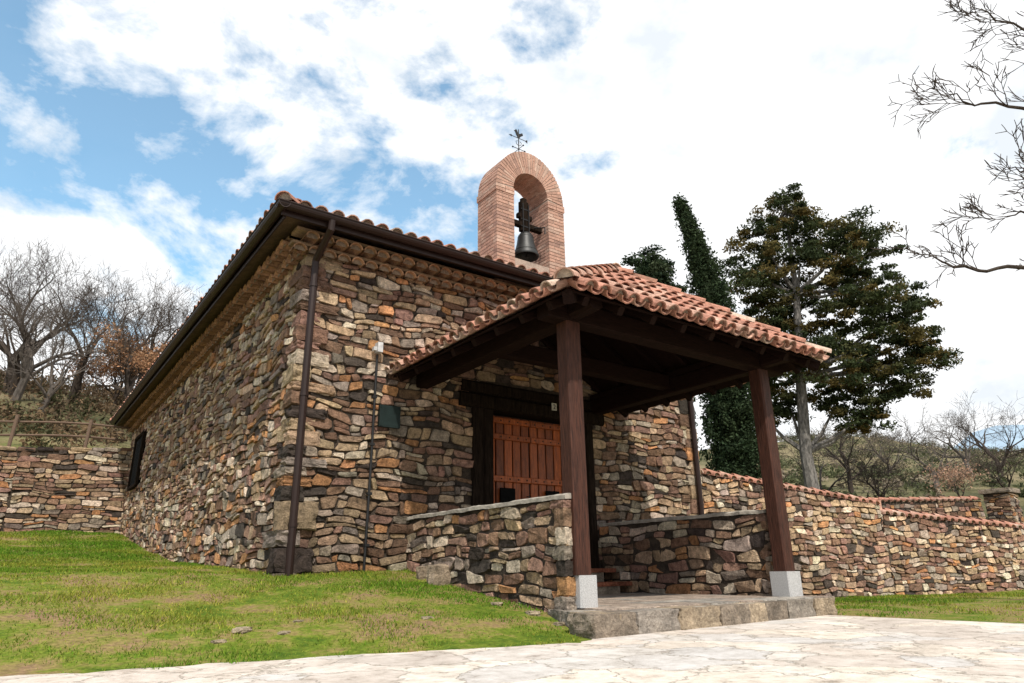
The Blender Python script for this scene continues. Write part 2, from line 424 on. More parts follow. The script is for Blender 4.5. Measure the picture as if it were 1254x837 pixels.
while z<3.95:
    h=R.uniform(.15,.28); lx=R.uniform(.25,.45); rock(q,(X1+.04-lx/2,Y0-.04+.15,z+h/2),(lx,.34,h*.97),scol(),0,4,.12,.16); z+=h
q.obj('corner_stones',M_stone,chapel)
co=MB()
EX0,EX1,EY0,EY1=2.08,10.25,7.44,22.3
def cornice(mb,P,U,Nn,L):
    P=Vector(P);U=Vector(U);Nn=Vector(Nn); Zv=Vector((0,0,1))
    n=int(L/.19)
    for lvl,(zz,pr) in enumerate(((3.86,.16),(3.985,.30))):
        for k in range(n):
            c=P+U*((k+.5+(.5*lvl))*L/n)+Zv*zz
            col=sh((.36,.21,.12),.7,1.2)
            halftile(mb,c+Nn*(pr+R.uniform(-.01,.012)),c-Nn*.05,U,Zv,.09,.085,col,inner=True,n=6,fill=(.22,.17,.12))
        a=P-Nn*.05; b=P+U*L+Nn*(pr-.05)
        lo=[min(a[i],b[i]) for i in (0,1)];hi=[max(a[i],b[i]) for i in (0,1)]
        box(mb,lo[0],hi[0],lo[1],hi[1],zz+.083,zz+.122,(.26,.18,.11))
cornice(co,(X0-.25,Y0,0),(1,0,0),(0,-1,0),X1-X0+.5)
cornice(co,(X0,Y0-.02,0),(0,1,0),(-1,0,0),Y1-Y0)
co.obj('eave_cornice',M_tile,chapel)
AP=Vector(((EX0+EX1)/2,EY0+4.08,5.62)); APb=Vector((AP.x,EY1-4.08,5.62)); EZ=4.15
rf=MB()
c00=(EX0,EY0,EZ);c10=(EX1,EY0,EZ);c11=(EX1,EY1,EZ);c01=(EX0,EY1,EZ)
deck(rf,[c00,c10,AP],.05,(.12,.08,.05));deck(rf,[c01,c00,AP,APb],.05,(.12,.08,.05));deck(rf,[c10,c11,APb,AP],.05,(.12,.08,.05));deck(rf,[c11,c01,APb],.05,(.12,.08,.05))
tile_slope(rf,c00,c10,AP,AP);tile_slope(rf,c01,c00,APb,AP,sp=.21,pitch=.4);tile_slope(rf,c10,c11,AP,APb,sp=.3,pitch=.8)
for a,b in ((c00,AP),(c10,AP),(c01,APb),(c11,APb),(AP,APb)): ridge_tiles(rf,a,b,.10,lift=.08)
roof=rf.obj('roof',M_tile,chapel)
def gutter(mb,A,B,out,r=.078):
    A=Vector(A);B=Vector(B);out=Vector(out);n=8;vs=[];fs=[]
    for P in (A,B):
        for rr in (r,r-.01):
            for k in range(n+1):
                a=math.pi*k/n; vs.append(P+out*(math.cos(a)*rr)+Vector((0,0,-math.sin(a)*rr*1.15)))
    m=n+1
    for k in range(n):
        fs.append((k,k+1,2*m+k+1,2*m+k)); fs.append((m+k+1,m+k,3*m+k,3*m+k+1))
        fs.append((k+1,k,m+k,m+k+1)); fs.append((2*m+k,2*m+k+1,3*m+k+1,3*m+k))
    mb.add(vs,fs); tube(mb,[A+out*r,B+out*r],.011,6)
gu=MB(); gz_=4.2
gutter(gu,(EX0-.12,EY0-.05,gz_),(EX1+.06,EY0-.05,gz_),(0,-1,0),.066)
box(gu,EX0-.04,EX1,EY0+.0,EY0+.02,gz_-.13,gz_-.02)
gu.obj('gutter',M_gut,chapel)
gu=MB(); gutter(gu,(EX0-.05,EY0-.12,gz_-.002),(EX0-.05,EY1,gz_-.002),(-1,0,0),.075)
box(gu,EX0,EX0+.02,EY0+.03,EY1,gz_-.15,gz_-.02)
gu.obj('gutter',M_gut,chapel)
for x,zb in ((2.62,-.05),(9.62,-.5)):
    dp=MB()
    tube(dp,[(x+.02,EY0-.06,4.14),(x+.02,EY0-.05,4.03),(x+.01,7.6,3.9),(x,7.8,3.76),(x,7.81,3.6),(x,7.81,zb)],.045,10)
    for zz in (.5,2.0,3.4): tube(dp,[(x,7.81,zz),(x,7.81,zz+.04)],.053,10); 
    dp.obj('downpipe',M_gut,chapel)
# door
dj=MB()
for k,(a,b) in enumerate(((5.04,DX0),(DX1,7.28))):
    beam(dj,((a+b)/2-.09,8.0,-.02),((a+b)/2-.09,8.0,2.18),.17,.3-.03*k,.02,up=(0,1,0)); beam(dj,((a+b)/2+.09,8.01,-.02),((a+b)/2+.09,8.01,2.18),.16,.3,.025,up=(0,1,0))
beam(dj,(4.82,8.0,2.29),(7.50,8.0,2.28),.32,.2,.03); beam(dj,(4.86,8.02,2.49),(7.46,8.01,2.48),.3,.17,.03)
dj.obj('door_frame',M_dark,chapel)
dr=MB(); xm=(DX0+DX1)/2; DC=(.29,.07,.014)
box(dr,DX0,DX1,8.10,8.14,DZ0,DZ1,(.03,.01,.005))
for L0,L1 in ((DX0+.005,xm-.006),(xm+.006,DX1-.005)):
    n=5; w=(L1-L0)/n
    for k in range(n):
        c=sh(DC,.5,1.35)
        beam(dr,(L0+(k+.5)*w,8.085,DZ0+.02),(L0+(k+.5)*w,8.085,DZ1-.02),w-.02,.03,.008,c,up=(0,1,0))
    for zz in (DZ0+.12,.62,1.25,DZ1-.32,DZ1-.08):
        beam(dr,(L0,8.055,zz),(L1,8.055,zz),.035,.085,.008,sh(DC,.75,1.15))
        for k in range(5):
            cx=L0+(k+.5)*(L1-L0)/5
            vs=[(cx+.014*math.cos(a*math.pi/3),8.036,zz+.014*math.sin(a*math.pi/3)) for a in range(6)]+[(cx,8.02,zz)]
            dr.add(vs,[(k2,(k2+1)%6,6) for k2 in range(6)],(.03,.018,.012))
door=dr.obj('door',M_door,chapel)
st=MB(); lx=xm-.08
tube(st,[(lx,8.05,1.02),(lx,8.0,1.02),(lx,8.0,.90),(lx,8.05,.90)],.009,6); st.obj('handle',M_iron,door)
for wx0 in (5.60,6.42):
    wv=MB(); box(wv,wx0,wx0+.25,8.02,8.045,.76,1.12); 
    vg=wv.obj('wicket_opening',M_black,door)
wi=MB(); box(wi,X0-.02,X0+.1,WY0+.02,WY1-.02,WZ0+.02,WZ1-.02); win=wi.obj('window',M_black,chapel)
wi=MB()
beam(wi,(X0-.07,WY0,WZ0),(X0-.07,WY0,WZ1),.08,.1);beam(wi,(X0-.07,WY1,WZ0),(X0-.07,WY1,WZ1),.08,.1)
beam(wi,(X0-.07,WY0+.05,WZ1),(X0-.07,WY1-.05,WZ1),.1,.08);beam(wi,(X0-.07,WY0+.05,WZ0),(X0-.07,WY1-.05,WZ0),.1,.08)
wi.obj('window_frame',M_dark,win)
wi=MB()
for k in range(5):
    yy=WY0+(k+1)*(WY1-WY0)/6; tube(wi,[(X0-.07,yy,WZ0+.04),(X0-.07,yy,WZ1-.04)],.012,6)
wi.obj('window_bars',M_iron,win)
pm=MB(); box(pm,3.61,3.90,7.83,7.875,1.75,2.03); 
for a,b in ((3.62,1.76),(3.87,1.76),(3.62,2.0),(3.87,2.0)): box(pm,a,a+.02,7.82,7.83,b,b+.02)
pm.obj('wall_plaque',M_plq,chapel)
cm=MB(); tube(cm,[(3.54,7.84,2.68),(3.53,7.84,1.2),(3.51,7.84,-.1)],.016,7)
for zz in (.3,.9,1.5,2.1): box(cm,3.50,3.56,7.82,7.87,zz,zz+.03)
cm.obj('cable_conduit',M_iron,chapel)
lm=MB(); box(lm,3.51,3.58,7.76,7.86,2.70,2.83); box(lm,3.47,3.51,7.79,7.85,2.72,2.77)
lm.obj('junction_box',M_grey,chapel)
nm=MB(); box(nm,6.42,6.51,7.825,7.838,2.30,2.41)
npl=nm.obj('number_plate',M_white,chapel)
tc=bpy.data.curves.new('number','FONT'); tc.body='2'; tc.size=.105; tc.extrude=.002
to=bpy.data.objects.new('t',tc); scene.collection.objects.link(to); bpy.context.view_layer.update()
me=bpy.data.meshes.new_from_object(to); bpy.data.objects.remove(to)
me.transform(Matrix.Rotation(math.pi/2,4,'X')); me.materials.clear(); me.materials.append(M_black)
no=bpy.data.objects.new('house_number',me); fin(no,npl,(6.437,7.82,2.318))

# belfry of real bricks
BX,BY0,BY1=6.19,7.92,8.47
bf=MB(); MC=(.36,.285,.24)
def bcol(): 
    k=R.uniform(.84,1.12); c=(.41,.25,.195) if R.random()<.75 else ((.45,.31,.25) if R.random()<.75 else (.31,.19,.155))
    return tuple(q*k for q in c)
PW=.345
for s in (-1,1):
    xa=BX+s*.355 if s>0 else BX-.70; xb=xa+PW
    box(bf,xa+.005,xb-.005,BY0+.005,BY1-.005,4.2,5.99,MC)
    z=4.25;i=0
    while z<5.84:
        hh=.048; zz0,zz1=z,z+hh
        def row(a0,a1,cuts):
            return [(a0+(a1-a0)*p+.005,a0+(a1-a0)*q_-.005) for p,q_ in cuts]
        cy=[(0,.2),(.2,.6),(.6,1)] if i%2 else [(0,.4),(.4,.8),(.8,1)]
        cx=[(0,.68),(.68,1)] if i%2 else [(0,.34),(.34,1)]
        for a,b in row(xa-.005,xb+.005,cx):
            box(bf,a,b,BY0-R.uniform(0,.005),BY0+.1,zz0,zz1,bcol()); box(bf,a,b,BY1-.1,BY1,zz0,zz1,bcol())
        for a,b in row(BY0+.092,BY1-.092,cy):
            box(bf,xa-.001-R.uniform(0,.003),xa+.1,a,b,zz0+.001,zz1-.001,bcol()); box(bf,xb-.1,xb+.002,a,b,zz0+.001,zz1-.001,bcol())
        z+=hh+.012;i+=1
for s in (-1,1):
    xa=BX-.715 if s<0 else BX+.35
    for k in range(2):
        for (a,b) in ((0,.18),(.19,.365)):
            box(bf,xa+a,xa+b,BY0-.014,BY1+.014,5.84+k*.062,5.892+k*.062,bcol())
def ap(t,f,y):
    ci=(BX+.355*math.cos(t),6.0+.355*math.sin(t)); cc=(BX+.70*math.cos(t),5.965+.80*math.sin(t))
    return (ci[0]*(1-f)+cc[0]*f,y,ci[1]*(1-f)+cc[1]*f)
na=34
def vous(t0,t1,f0,f1,y0,y1,col):
    vs=[ap(t0,f0,y0),ap(t1,f0,y0),ap(t1,f1,y0),ap(t0,f1,y0),ap(t0,f0,y1),ap(t1,f0,y1),ap(t1,f1,y1),ap(t0,f1,y1)]
    bf.add(vs,[(0,1,2,3),(7,6,5,4),(0,4,5,1),(1,5,6,2),(2,6,7,3),(3,7,4,0)],col)
for k in range(na):
    t0=math.pi*k/na;t1=math.pi*(k+1)/na
    vous(t0,t1,.02,.975,BY0+.005,BY1-.005,MC)
    g_=.11*(t1-t0)
    fr=[(0,.7),(.72,1)] if k%2 else [(0,.28),(.30,1)]
    yc=[(0,.45),(.45,1)] if k%2 else [(0,.22),(.22,.72),(.72,1)]
    for a,b in fr: vous(t0+g_,t1-g_,a,b,BY0-R.uniform(0,.005),BY0+.12,bcol()); vous(t0+g_,t1-g_,a,b,BY1-.12,BY1,bcol())
    for a,b in yc:
        ya=BY0+.112+(BY1-BY0-.224)*a+.005; yb=BY0+.112+(BY1-BY0-.224)*b-.005
        vous(t0+g_*1.05,t1-g_*1.05,-.004,.3,ya,yb,bcol()); vous(t0+g_*1.05,t1-g_*1.05,.7,1.004,ya,yb,bcol())
box(bf,BX-.36,BX+.36,BY0+.01,BY1-.01,4.2,4.72,MC)
bel=bf.obj('bell_gable',M_brick,chapel)
wv=MB(); vy=8.18; vz=6.77
vx=BX-.04
tube(wv,[(vx,vy,vz-.03),(vx,vy,vz+.62)],.009,6)
tube(wv,[(vx-.12,vy,vz+.22),(vx+.12,vy,vz+.22)],.006,5);tube(wv,[(vx,vy-.12,vz+.22),(vx,vy+.12,vz+.22)],.006,5)
for dx,dy in ((-.13,0),(.13,0),(0,-.13),(0,.13)):
    lathe(wv,vx+dx,vy+dy,[(.001,vz+.20),(.018,vz+.22),(.001,vz+.24)],8)
lathe(wv,vx,vy,[(.001,vz+.08),(.022,vz+.11),(.001,vz+.14)],8)
for s in (-1,1):
    tube(wv,[(vx,vy,vz+.28),(vx+s*.045,vy,vz+.31),(vx+s*.06,vy,vz+.36),(vx+s*.025,vy,vz+.38)],.005,5)
tube(wv,[(vx-.16,vy,vz+.44),(vx+.16,vy,vz+.44)],.006,5)
def plate(pts):
    n=len(pts); vs=[(vx+a,vy-.004,vz+b) for a,b in pts]+[(vx+a,vy+.004,vz+b) for a,b in pts]
    wv.add(vs,[tuple(range(n)),tuple(range(2*n-1,n-1,-1))]+[(i,n+i,n+(i+1)%n,(i+1)%n) for i in range(n)])
plate([(-.21,.44),(-.15,.42),(-.15,.46)]); plate([(.14,.44),(.19,.475),(.19,.405)])
plate([(-.02,.45),(.02,.45),(.05,.49),(.10,.53),(.08,.575),(.03,.54),(-.01,.53),(-.03,.585),(-.055,.61),(-.075,.58),(-.10,.565),(-.075,.55),(-.05,.49)])
wv.obj('weather_vane',M_iron,bel)
bell=thing('church_bell',(BX+.0,8.12,5.0),'dark bronze bell hanging from wooden headstock in brick arch','bell')
bx,by=BX+.02,8.12
b1=MB(); pr=[(.215,4.90),(.222,4.92),(.20,4.97),(.172,5.04),(.15,5.13),(.137,5.22),(.125,5.28),(.095,5.325),(.05,5.345),(.001,5.35)]
lathe(b1,bx,by,pr); lathe(b1,bx,by,[(.215,4.90),(.185,4.91),(.15,5.05),(.11,5.25),(.001,5.3)])
for zz,rr in ((5.0,.19),(5.25,.13)): lathe(b1,bx,by,[(rr-.01,zz-.012),(rr+.006,zz),(rr-.01,zz+.012)])
b1.obj('bell_body',M_bell,bell,smooth=True)
b2=MB(); tube(b2,[(bx,by,5.3),(bx+.01,by,4.93)],.01,6); lathe(b2,bx+.01,by,[(.001,4.87),(.03,4.90),(.001,4.94)],10); b2.obj('clapper',M_iron,bell)
b3=MB(); beam(b3,(BX-.34,by,5.47),(BX+.34,by,5.47),.09,.10,.015)
beam(b3,(bx-.03,by,5.36),(bx-.03,by,5.90),.17,.10,.02,up=(0,1,0)); beam(b3,(bx-.03,by,5.86),(bx-.03,by,5.97),.11,.08,.015,up=(0,1,0))
beam(b3,(bx-.16,by,5.63),(bx+.12,by,5.63),.08,.09,.015)
b3.obj('headstock',M_dark,bell)
b4=MB()
for dx in (-.09,.03):
    tube(b4,[(bx+dx,by-.065,5.3),(bx+dx,by-.065,5.85)],.010,5)
tube(b4,[(bx+.13,by,5.47),(bx+.24,by-.22,5.42),(bx+.24,by-.22,5.3)],.012,5)
for zz in (5.42,5.55,5.74): box(b4,bx-.12,bx+.06,by-.056,by-.051,zz,zz+.02)
b4.obj('iron_straps',M_iron,bell)

# ================================================================ PORCH (part of chapel)
PX0,PX1,PY0=3.80,7.94,4.36; PZ=2.44; AX,AY,AZ=5.93,5.85,3.62; PYB=7.88
PL,PR=4.235,7.35
pt=MB()
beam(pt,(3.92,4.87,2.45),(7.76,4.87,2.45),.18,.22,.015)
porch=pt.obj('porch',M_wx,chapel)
pb=MB(); beam(pb,(4.2,4.89,2.63),(7.5,4.89,2.63),.14,.135,.015)
for k in range(9):
    x=PX0+.25+k*(PX1-PX0-.5)/8
    t=min((x-PX0)/(AX-PX0),(PX1-x)/(PX1-AX)); ye=PY0+t*(AY-PY0); ze=PZ+t*(AZ-PZ)
    beam(pb,(x,PY0+.03,PZ-.06),(x,ye,ze-.09),.07,.09)
pb.obj('front_rafters',M_wy,porch)
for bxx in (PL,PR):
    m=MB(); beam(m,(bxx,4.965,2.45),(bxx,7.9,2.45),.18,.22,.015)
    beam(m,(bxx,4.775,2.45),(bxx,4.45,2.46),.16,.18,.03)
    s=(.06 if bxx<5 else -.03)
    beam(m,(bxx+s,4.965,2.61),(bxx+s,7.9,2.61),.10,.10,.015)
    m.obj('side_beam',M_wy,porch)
m=MB()
for k in range(8):
    y=PY0+.3+k*.44; t=min(1,(y-PY0)/(AY-PY0))
    for a,s in ((PX0,1),(PX1,-1)):
        xe=a+(AX-a)*t; ze=PZ+(AZ-PZ)*t
        beam(m,(a+s*.03,y,PZ-.06),(xe,y,ze-.09),.07,.09)
beam(m,(PX0+.03,PY0+.03,PZ-.07),(AX,AY,AZ-.12),.1,.12); beam(m,(PX1-.03,PY0+.03,PZ-.07),(AX,AY,AZ-.12),.1,.12)
beam(m,(AX,AY,AZ-.12),(AX,PYB,AZ-.12),.1,.14)
beam(m,(4.33,6.3,2.5),(7.25,6.3,2.5),.15,.2)
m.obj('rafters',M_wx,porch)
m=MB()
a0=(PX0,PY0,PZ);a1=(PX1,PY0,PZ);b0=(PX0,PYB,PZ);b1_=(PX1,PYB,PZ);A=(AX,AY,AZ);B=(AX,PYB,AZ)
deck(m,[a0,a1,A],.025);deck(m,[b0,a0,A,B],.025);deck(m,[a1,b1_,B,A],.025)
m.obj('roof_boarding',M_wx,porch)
m=MB()
tile_slope(m,a0,a1,A,A,sp=.185,pitch=.30);tile_slope(m,b0,a0,B,A,sp=.185,pitch=.30);tile_slope(m,a1,b1_,A,B,sp=.185,pitch=.30)
for p,q_ in ((a0,A),(a1,A),(A,B)): ridge_tiles(m,p,q_,.09,lift=.08)
m.obj('porch_roof',M_tile,porch)
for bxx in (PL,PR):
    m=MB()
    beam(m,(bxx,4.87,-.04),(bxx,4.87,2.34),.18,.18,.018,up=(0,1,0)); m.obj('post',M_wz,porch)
    c=bxx+(.035 if bxx<5 else 0); s=.205 if bxx<5 else .25
    m=MB(); beam(m,(c,4.87,-.31),(c,4.87,-.042),s,s,.015,up=(0,1,0)); m.obj('post_base',M_gran,porch)
m=MB()
fl=[(3.88,4.28),(7.6,4.50),(7.75,7.9),(4.25,7.9),(4.14,5.1)]; n=len(fl)
m.add([(x,y,-.325) for x,y in fl]+[(x,y,-.7) for x,y in fl],[tuple(range(n))]+[(i,n+i,n+(i+1)%n,(i+1)%n) for i in range(n)])
plat=m.obj('porch_platform',M_coping,porch)
m=MB()
def edge_run(p0,p1,lo,hi,hgt=.23):
    d=Vector((p1[0]-p0[0],p1[1]-p0[1],0)); L=d.length; d.normalize(); an=math.atan2(d.y,d.x); nn=Vector((-d.y,d.x,0)); u=0
    while u<L-.05:
        w=min(R.uniform(lo,hi),L-u)
        if L-u-w<.15: w=L-u
        base=R.choice([(.40,.32,.23),(.31,.275,.235),(.44,.37,.28),(.26,.215,.17),(.36,.32,.28)])
        c=Vector((p0[0],p0[1],0))+d*(u+w/2)+nn*(.15+R.uniform(-.008,.008))
        rock(m,(c.x,c.y,-.43),(w*.985,.3,.215),sh(base,.8,1.15),an+R.uniform(-.015,.015),11,.085,.07)
        u+=w
edge_run((3.78,4.18),(7.60,4.46),.25,.7)
edge_run((4.06,5.1),(3.80,4.3),.2,.4)
edge_run((7.66,4.6),(7.75,7.8),.4,.7)
m.obj('platform_edging',M_rock,porch)
m=MB()
y=4.50
while y<7.8:
    x=4.2; h=R.uniform(.3,.45)
    while x<7.5:
        w=R.uniform(.3,.5); rock(m,(x+w/2,y+h/2,-.335),(w*.97,h*.97,.05),sh((.44,.36,.30) if R.random()<.6 else (.42,.39,.35),.8,1.1),0,2,.02,.03); x+=w
    y+=h
m.obj('floor_flags',M_rock,porch)
for k,(y0,z1,) in enumerate(((7.25,-.16),(7.56,.02))):
    m=MB(); box(m,5.25,7.07,y0+.02,7.9-.01*k,-.31,z1-.05,(.3,.25,.2))
    x=5.2
    while x<7.05:
        rock(m,(x+.13,y0+.15,z1-.025),(.255,.32,.055),sh((.33,.12,.07),.7,1.1),0,2,.01,.05); x+=.262
    m.obj('step',M_rock,porch)
for (xo,xi,sd) in ((4.08,4.38,31),(7.62,7.32,41)):
    m=MB(); xa,xb=min(xo,xi),max(xo,xi); za=.65
    ya=5.03; kw=dict(rh=(.08,.17),sw=(.13,.42),dep=(.015,.045))
    box(m,xa+.03,xb-.03,ya+.03,7.9,-.6,za-.03,MORT)
    yl=4.84 if xo<5 else ya
    if xo<5: box(m,xa+.03,xa+.05,4.87,5.06,-.6,za-.03,MORT)
    stones(m,(xa+.04,0,0),(0,1,0),(-1,0,0),yl,7.9,cst(-.6),cst(za-.03),sd=sd,dark=(lambda u,v:1.1),**kw)
    stones(m,(xb-.04,0,0),(0,1,0),(1,0,0),ya,7.9,cst(-.4),cst(za-.03),sd=sd+1,**kw)
    if xo>5: stones(m,(0,ya+.04,0),(1,0,0),(0,-1,0),xa,xb,cst(-.5),cst(za-.03),sd=sd+2,**kw)
    else:
        z=-.45
        while z<za-.06:
            h=min(R.uniform(.09,.17),za-.04-z); d_=R.uniform(.12,.22); rock(m,(xa+.035,4.83+d_/2,z+h/2),(.11,d_,h*.97),scol(.95),R.uniform(-.1,.1),6,.2,.18)
            z+=h
    lw=m.obj('low_wall',M_stone,porch)
    m=MB(); n=60; vs=[];fs=[]
    for i in range(n+1):
        y=yl-.02+(7.9-yl)*i/n
        xbb=xb if y>5.0 else xa+.075
        for (x,z) in ((xa-.012,za-.03),(xa-.01,za+.005),(xa+.03,za+.02),(xbb-.03,za+.02),(xbb+.01,za+.005),(xbb+.012,za-.03)):
            vs.append((x+.018*noise.noise(Vector((y*6,x*9,z))),y,z+.012*noise.noise(Vector((y*4,x*7,3)))+.006*noise.noise(Vector((y*15,x*9,7)))))
    for i in range(n):
        for k in range(5): fs.append((i*6+k,i*6+k+1,(i+1)*6+k+1,(i+1)*6+k))
    fs+= [tuple(range(6)),tuple(n*6+k for k in range(6))]
    m.add(vs,fs); m.obj('wall_coping',M_coping,porch)

# ================================================================ WALLS AROUND
def poly_wall(name,pts,zb,label,cat,thick=.4,sd=50,coping='tile',rh=(.06,.145),sw=(.12,.34),pale=1.):
    P0=pts[0]; th=thing(name,(P0[0],P0[1],zb),label,cat)
    m=MB(); cp=MB()
    for i in range(len(pts)-1):
        a=Vector((pts[i][0],pts[i][1],0));b=Vector((pts[i+1][0],pts[i+1][1],0)); za,zc=pts[i][2],pts[i+1][2]
        U=(b-a).normalized(); L=(b-a).length; Nn=Vector((U.y,-U.x,0))
        zt=lambda u,za=za,zc=zc,L=L: za+(zc-za)*max(0,min(1,u/L))
        A2=a-Nn*thick; B2=b-Nn*thick
        m.add([(a.x,a.y,zb),(b.x,b.y,zb),(b.x,b.y,zc),(a.x,a.y,za),(A2.x,A2.y,zb),(B2.x,B2.y,zb),(B2.x,B2.y,zc),(A2.x,A2.y,za)],
          [(0,1,2,3),(5,4,7,6),(3,2,6,7),(0,4,5,1),(0,3,7,4),(1,5,6,2)],tuple(q*pale for q in MORT))
        stones(m,a,U,Nn,0,L,cst(zb),zt,sd=sd+i,rh=rh,sw=sw,dark=lambda u,v:pale)
        if coping=='tile':
            n=int(L/.19)
            Zv=Vector((0,0,1))
            for k in range(n):
                c=a+(b-a)*((k+.5)/n)+Zv*(za+(zc-za)*((k+.5)/n)+.01)
                halftile(cp,c+Nn*.08,c-Nn*(thick*.5)+Zv*.075,U,Zv,.078,.072,tcol(),inner=True,n=6,fill=(.30,.24,.18))
                halftile(cp,c-Nn*(thick+.08),c-Nn*(thick*.5)+Zv*.075,U,Zv,.078,.072,tcol(),n=5)
            c0=a-Nn*thick*.5+Zv*(za+.04); c1=b-Nn*thick*.5+Zv*(zc+.04); ridge_tiles(cp,c0,c1,.07,.33,.04)
        else:
            u=0
            while u<L:
                w=R.uniform(.25,.55); c=a+U*(u+w/2)-Nn*thick/2; rock(cp,(c.x,c.y,zt(u+w/2)+.03),(w*.97,thick+.1,.1),scol(.9),math.atan2(U.y,U.x),3,.08,.15); u+=w
    w=m.obj('masonry',M_stone,th); cp.obj('coping',M_tile if coping=='tile' else M_rock,th); return th
poly_wall('boundary_wall',[(9.8,8.25,1.66),(14.5,7.25,1.18),(14.52,7.23,1.0),(18.5,5.95,.70),(24,3.6,.43)],-1.0,'rubble stone boundary wall with terracotta tile coping beside chapel','stone wall',sd=60,pale=1.4)
poly_wall('retaining_wall',[(-12,21.45,2.75),(-4,21.45,2.95),(0,21.45,3.1),(2.6,21.45,3.3)],.3,'long rubble retaining wall holding back the grassy bank','stone wall',sd=80,coping='flat',rh=(.07,.15),sw=(.2,.55),pale=1.1)
poly_wall('garden_wall',[(21.8,12.0,1.95),(25.4,9.4,1.95)],0,'dark rubble garden wall with tile coping behind the boundary wall','stone wall',sd=90)
th=thing('gate_pillar',(25.9,9.0,-.3),'square rubble stone gate pillar with flat cap stone','pillar')
m=MB(); box(m,25.55,26.25,8.65,9.35,-.5,2.15,MORT); stones(m,(0,8.65,0),(1,0,0),(0,-1,0),25.55,26.25,cst(-.3),cst(2.15),sd=91); stones(m,(25.55,0,0),(0,1,0),(-1,0,0),8.65,9.35,cst(-.3),cst(2.15),sd=92); m.obj('shaft',M_stone,th)
m=MB(); rock(m,(25.9,9.0,2.23),(.9,.9,.14),(.3,.25,.2),0,3,.04,.1); m.obj('cap',M_rock,th)

fe=thing('rail_fence',(-2,21.7,3.0),'weathered brown timber rail fence on top of retaining wall','fence')
fx=-5.2
while fx<2.6:
    m=MB(); zz=3.0; beam(m,(fx,21.56,zz),(fx+.05,21.56,zz+.96+.03*(fx+2)),.085,.085,.025,up=(0,1,0)); m.obj('post',M_fence,fe); fx+=1.65
for zz in (3.45,3.80):
    m=MB(); pts=[(x,21.67,zz+.05*math.sin(x*1.3)+.035*(x+2)) for x in np.arange(-5.6,2.7,.5)]; tube(m,pts,.03,7); m.obj('rail',M_fence,fe)
th=thing('wall_spotlight',(-.35,21.3,1.75),'small black spotlight fixed to the retaining wall','lamp')
m=MB(); tube(m,[(-.35,21.35,1.85),(-.35,21.2,1.85),(-.35,21.12,1.82)],.02,6); box(m,-.42,-.28,21.36,21.4,1.78,1.92); m.obj('bracket',M_iron,th)
m=MB(); tube(m,[(-.25,21.15,1.82),(-.42,21.08,1.78),(-.55,21.05,1.76)],[.07,.08,.1],10); m.obj('lamp_head',M_iron,th)

# ================================================================ TREES
def grow(mb,p,d,L,r,dep,rng,up=.15,spread=.55,maxd=6,tips=None,nsub=(2,3)):
    pts=[p];q=p;dd=d.copy(); ns=3 if dep<3 else 2
    for i in range(ns):
        dd=(dd+Vector((rng.uniform(-1,1),rng.uniform(-1,1),rng.uniform(-1,1)))*.2+Vector((0,0,up*.25))).normalized()
        q=q+dd*(L/ns); pts.append(q)
    r1=r*.66
    rs=[r+(r1-r)*i/ns for i in range(ns+1)]
    tube(mb,pts,rs,7 if dep==0 else (5 if dep<3 else 3),cap=False)
    if dep>=maxd:
        if tips is not None: tips.append(q)
        return
    n=rng.choice(nsub) if dep<2 else rng.choice((2,3,3))
    for k in range(n):
        a=rng.uniform(0,2*math.pi) if dep else 2*math.pi*k/n+rng.uniform(-.4,.4)
        s=dd.orthogonal().normalized(); t=dd.cross(s)
        nd=(dd+(s*math.cos(a)+t*math.sin(a))*rng.uniform(spread*.7,spread*1.5)+Vector((0,0,up))).normalized()
        st=pts[-1] if k<2 else pts[-2]
        grow(mb,st,nd,L*rng.uniform(.62,.88),max(.006,r1*rng.uniform(.6,.85)),dep+1,rng,up,spread,maxd,tips,nsub)
def leaves(cent,rad,n,size,cols,rng,flat=.8,pw=.45):
    cent=np.asarray(cent);k=len(cent); idx=rng.integers(0,k,n)
    d=rng.normal(size=(n,3)); d/=np.linalg.norm(d,axis=1)[:,None]; rr=rng.random(n)**pw
    rad=np.asarray(rad)
    P=cent[idx]+d*(rr[:,None]*rad[idx][:,None])*np.array([1,1,flat])
    a=rng.normal(size=(n,3));a/=np.linalg.norm(a,axis=1)[:,None]; b=np.cross(a,rng.normal(size=(n,3)));b/=np.linalg.norm(b,axis=1)[:,None]
    s=(size*rng.uniform(.5,1.4,n))[:,None]
    V=np.stack([P-a*s,P+b*s*.45,P+a*s,P-b*s*.45],1).reshape(-1,3)
    cols=np.asarray(cols); ci=rng.integers(0,len(cols),k)[idx]
    C=cols[ci]*rng.uniform(.6,1.4,(n,1)); C=np.repeat(C,4,axis=0)
    return V,C
rng=np.random.default_rng(5)
def G(x,y): return float(gz(x,y))
def bare_mesh(seed,H=8,mat=M_bark,leafcol=None,spread=.55,maxd=6,nl=0,ls=.08,up=.15):
    rr=random.Random(seed); mb=MB(); tips=[]
    grow(mb,Vector((0,0,-.3)),Vector((rr.uniform(-.1,.1),rr.uniform(-.1,.1),1)).normalized(),H*.25,H*.026,0,rr,up,spread,maxd,tips,(3,4))
    return mb,tips
def bare_tree(seed,x,y,H,label,mat=M_bark,spread=.55,maxd=6,leaf=None,nl=0,ls=.07,lr=.35,group=None,up=.15):
    z=G(x,y); th=thing('bare_tree' if not leaf else 'oak_tree',(x,y,z),label,'tree',group)
    mb,tips=bare_mesh(seed,H,spread=spread,maxd=maxd,up=up)
    mb.v=[Vector(v)+Vector((x,y,z)) for v in mb.v]
    mb.obj('branches',mat,th)
    if leaf:
        V,C=leaves([tuple(Vector(t)+Vector((x,y,z))) for t in tips],[lr]*len(tips),nl,ls,leaf,rng)
        fast('crown',V,4,C,M_leaf,th,(x,y,z))
    return th
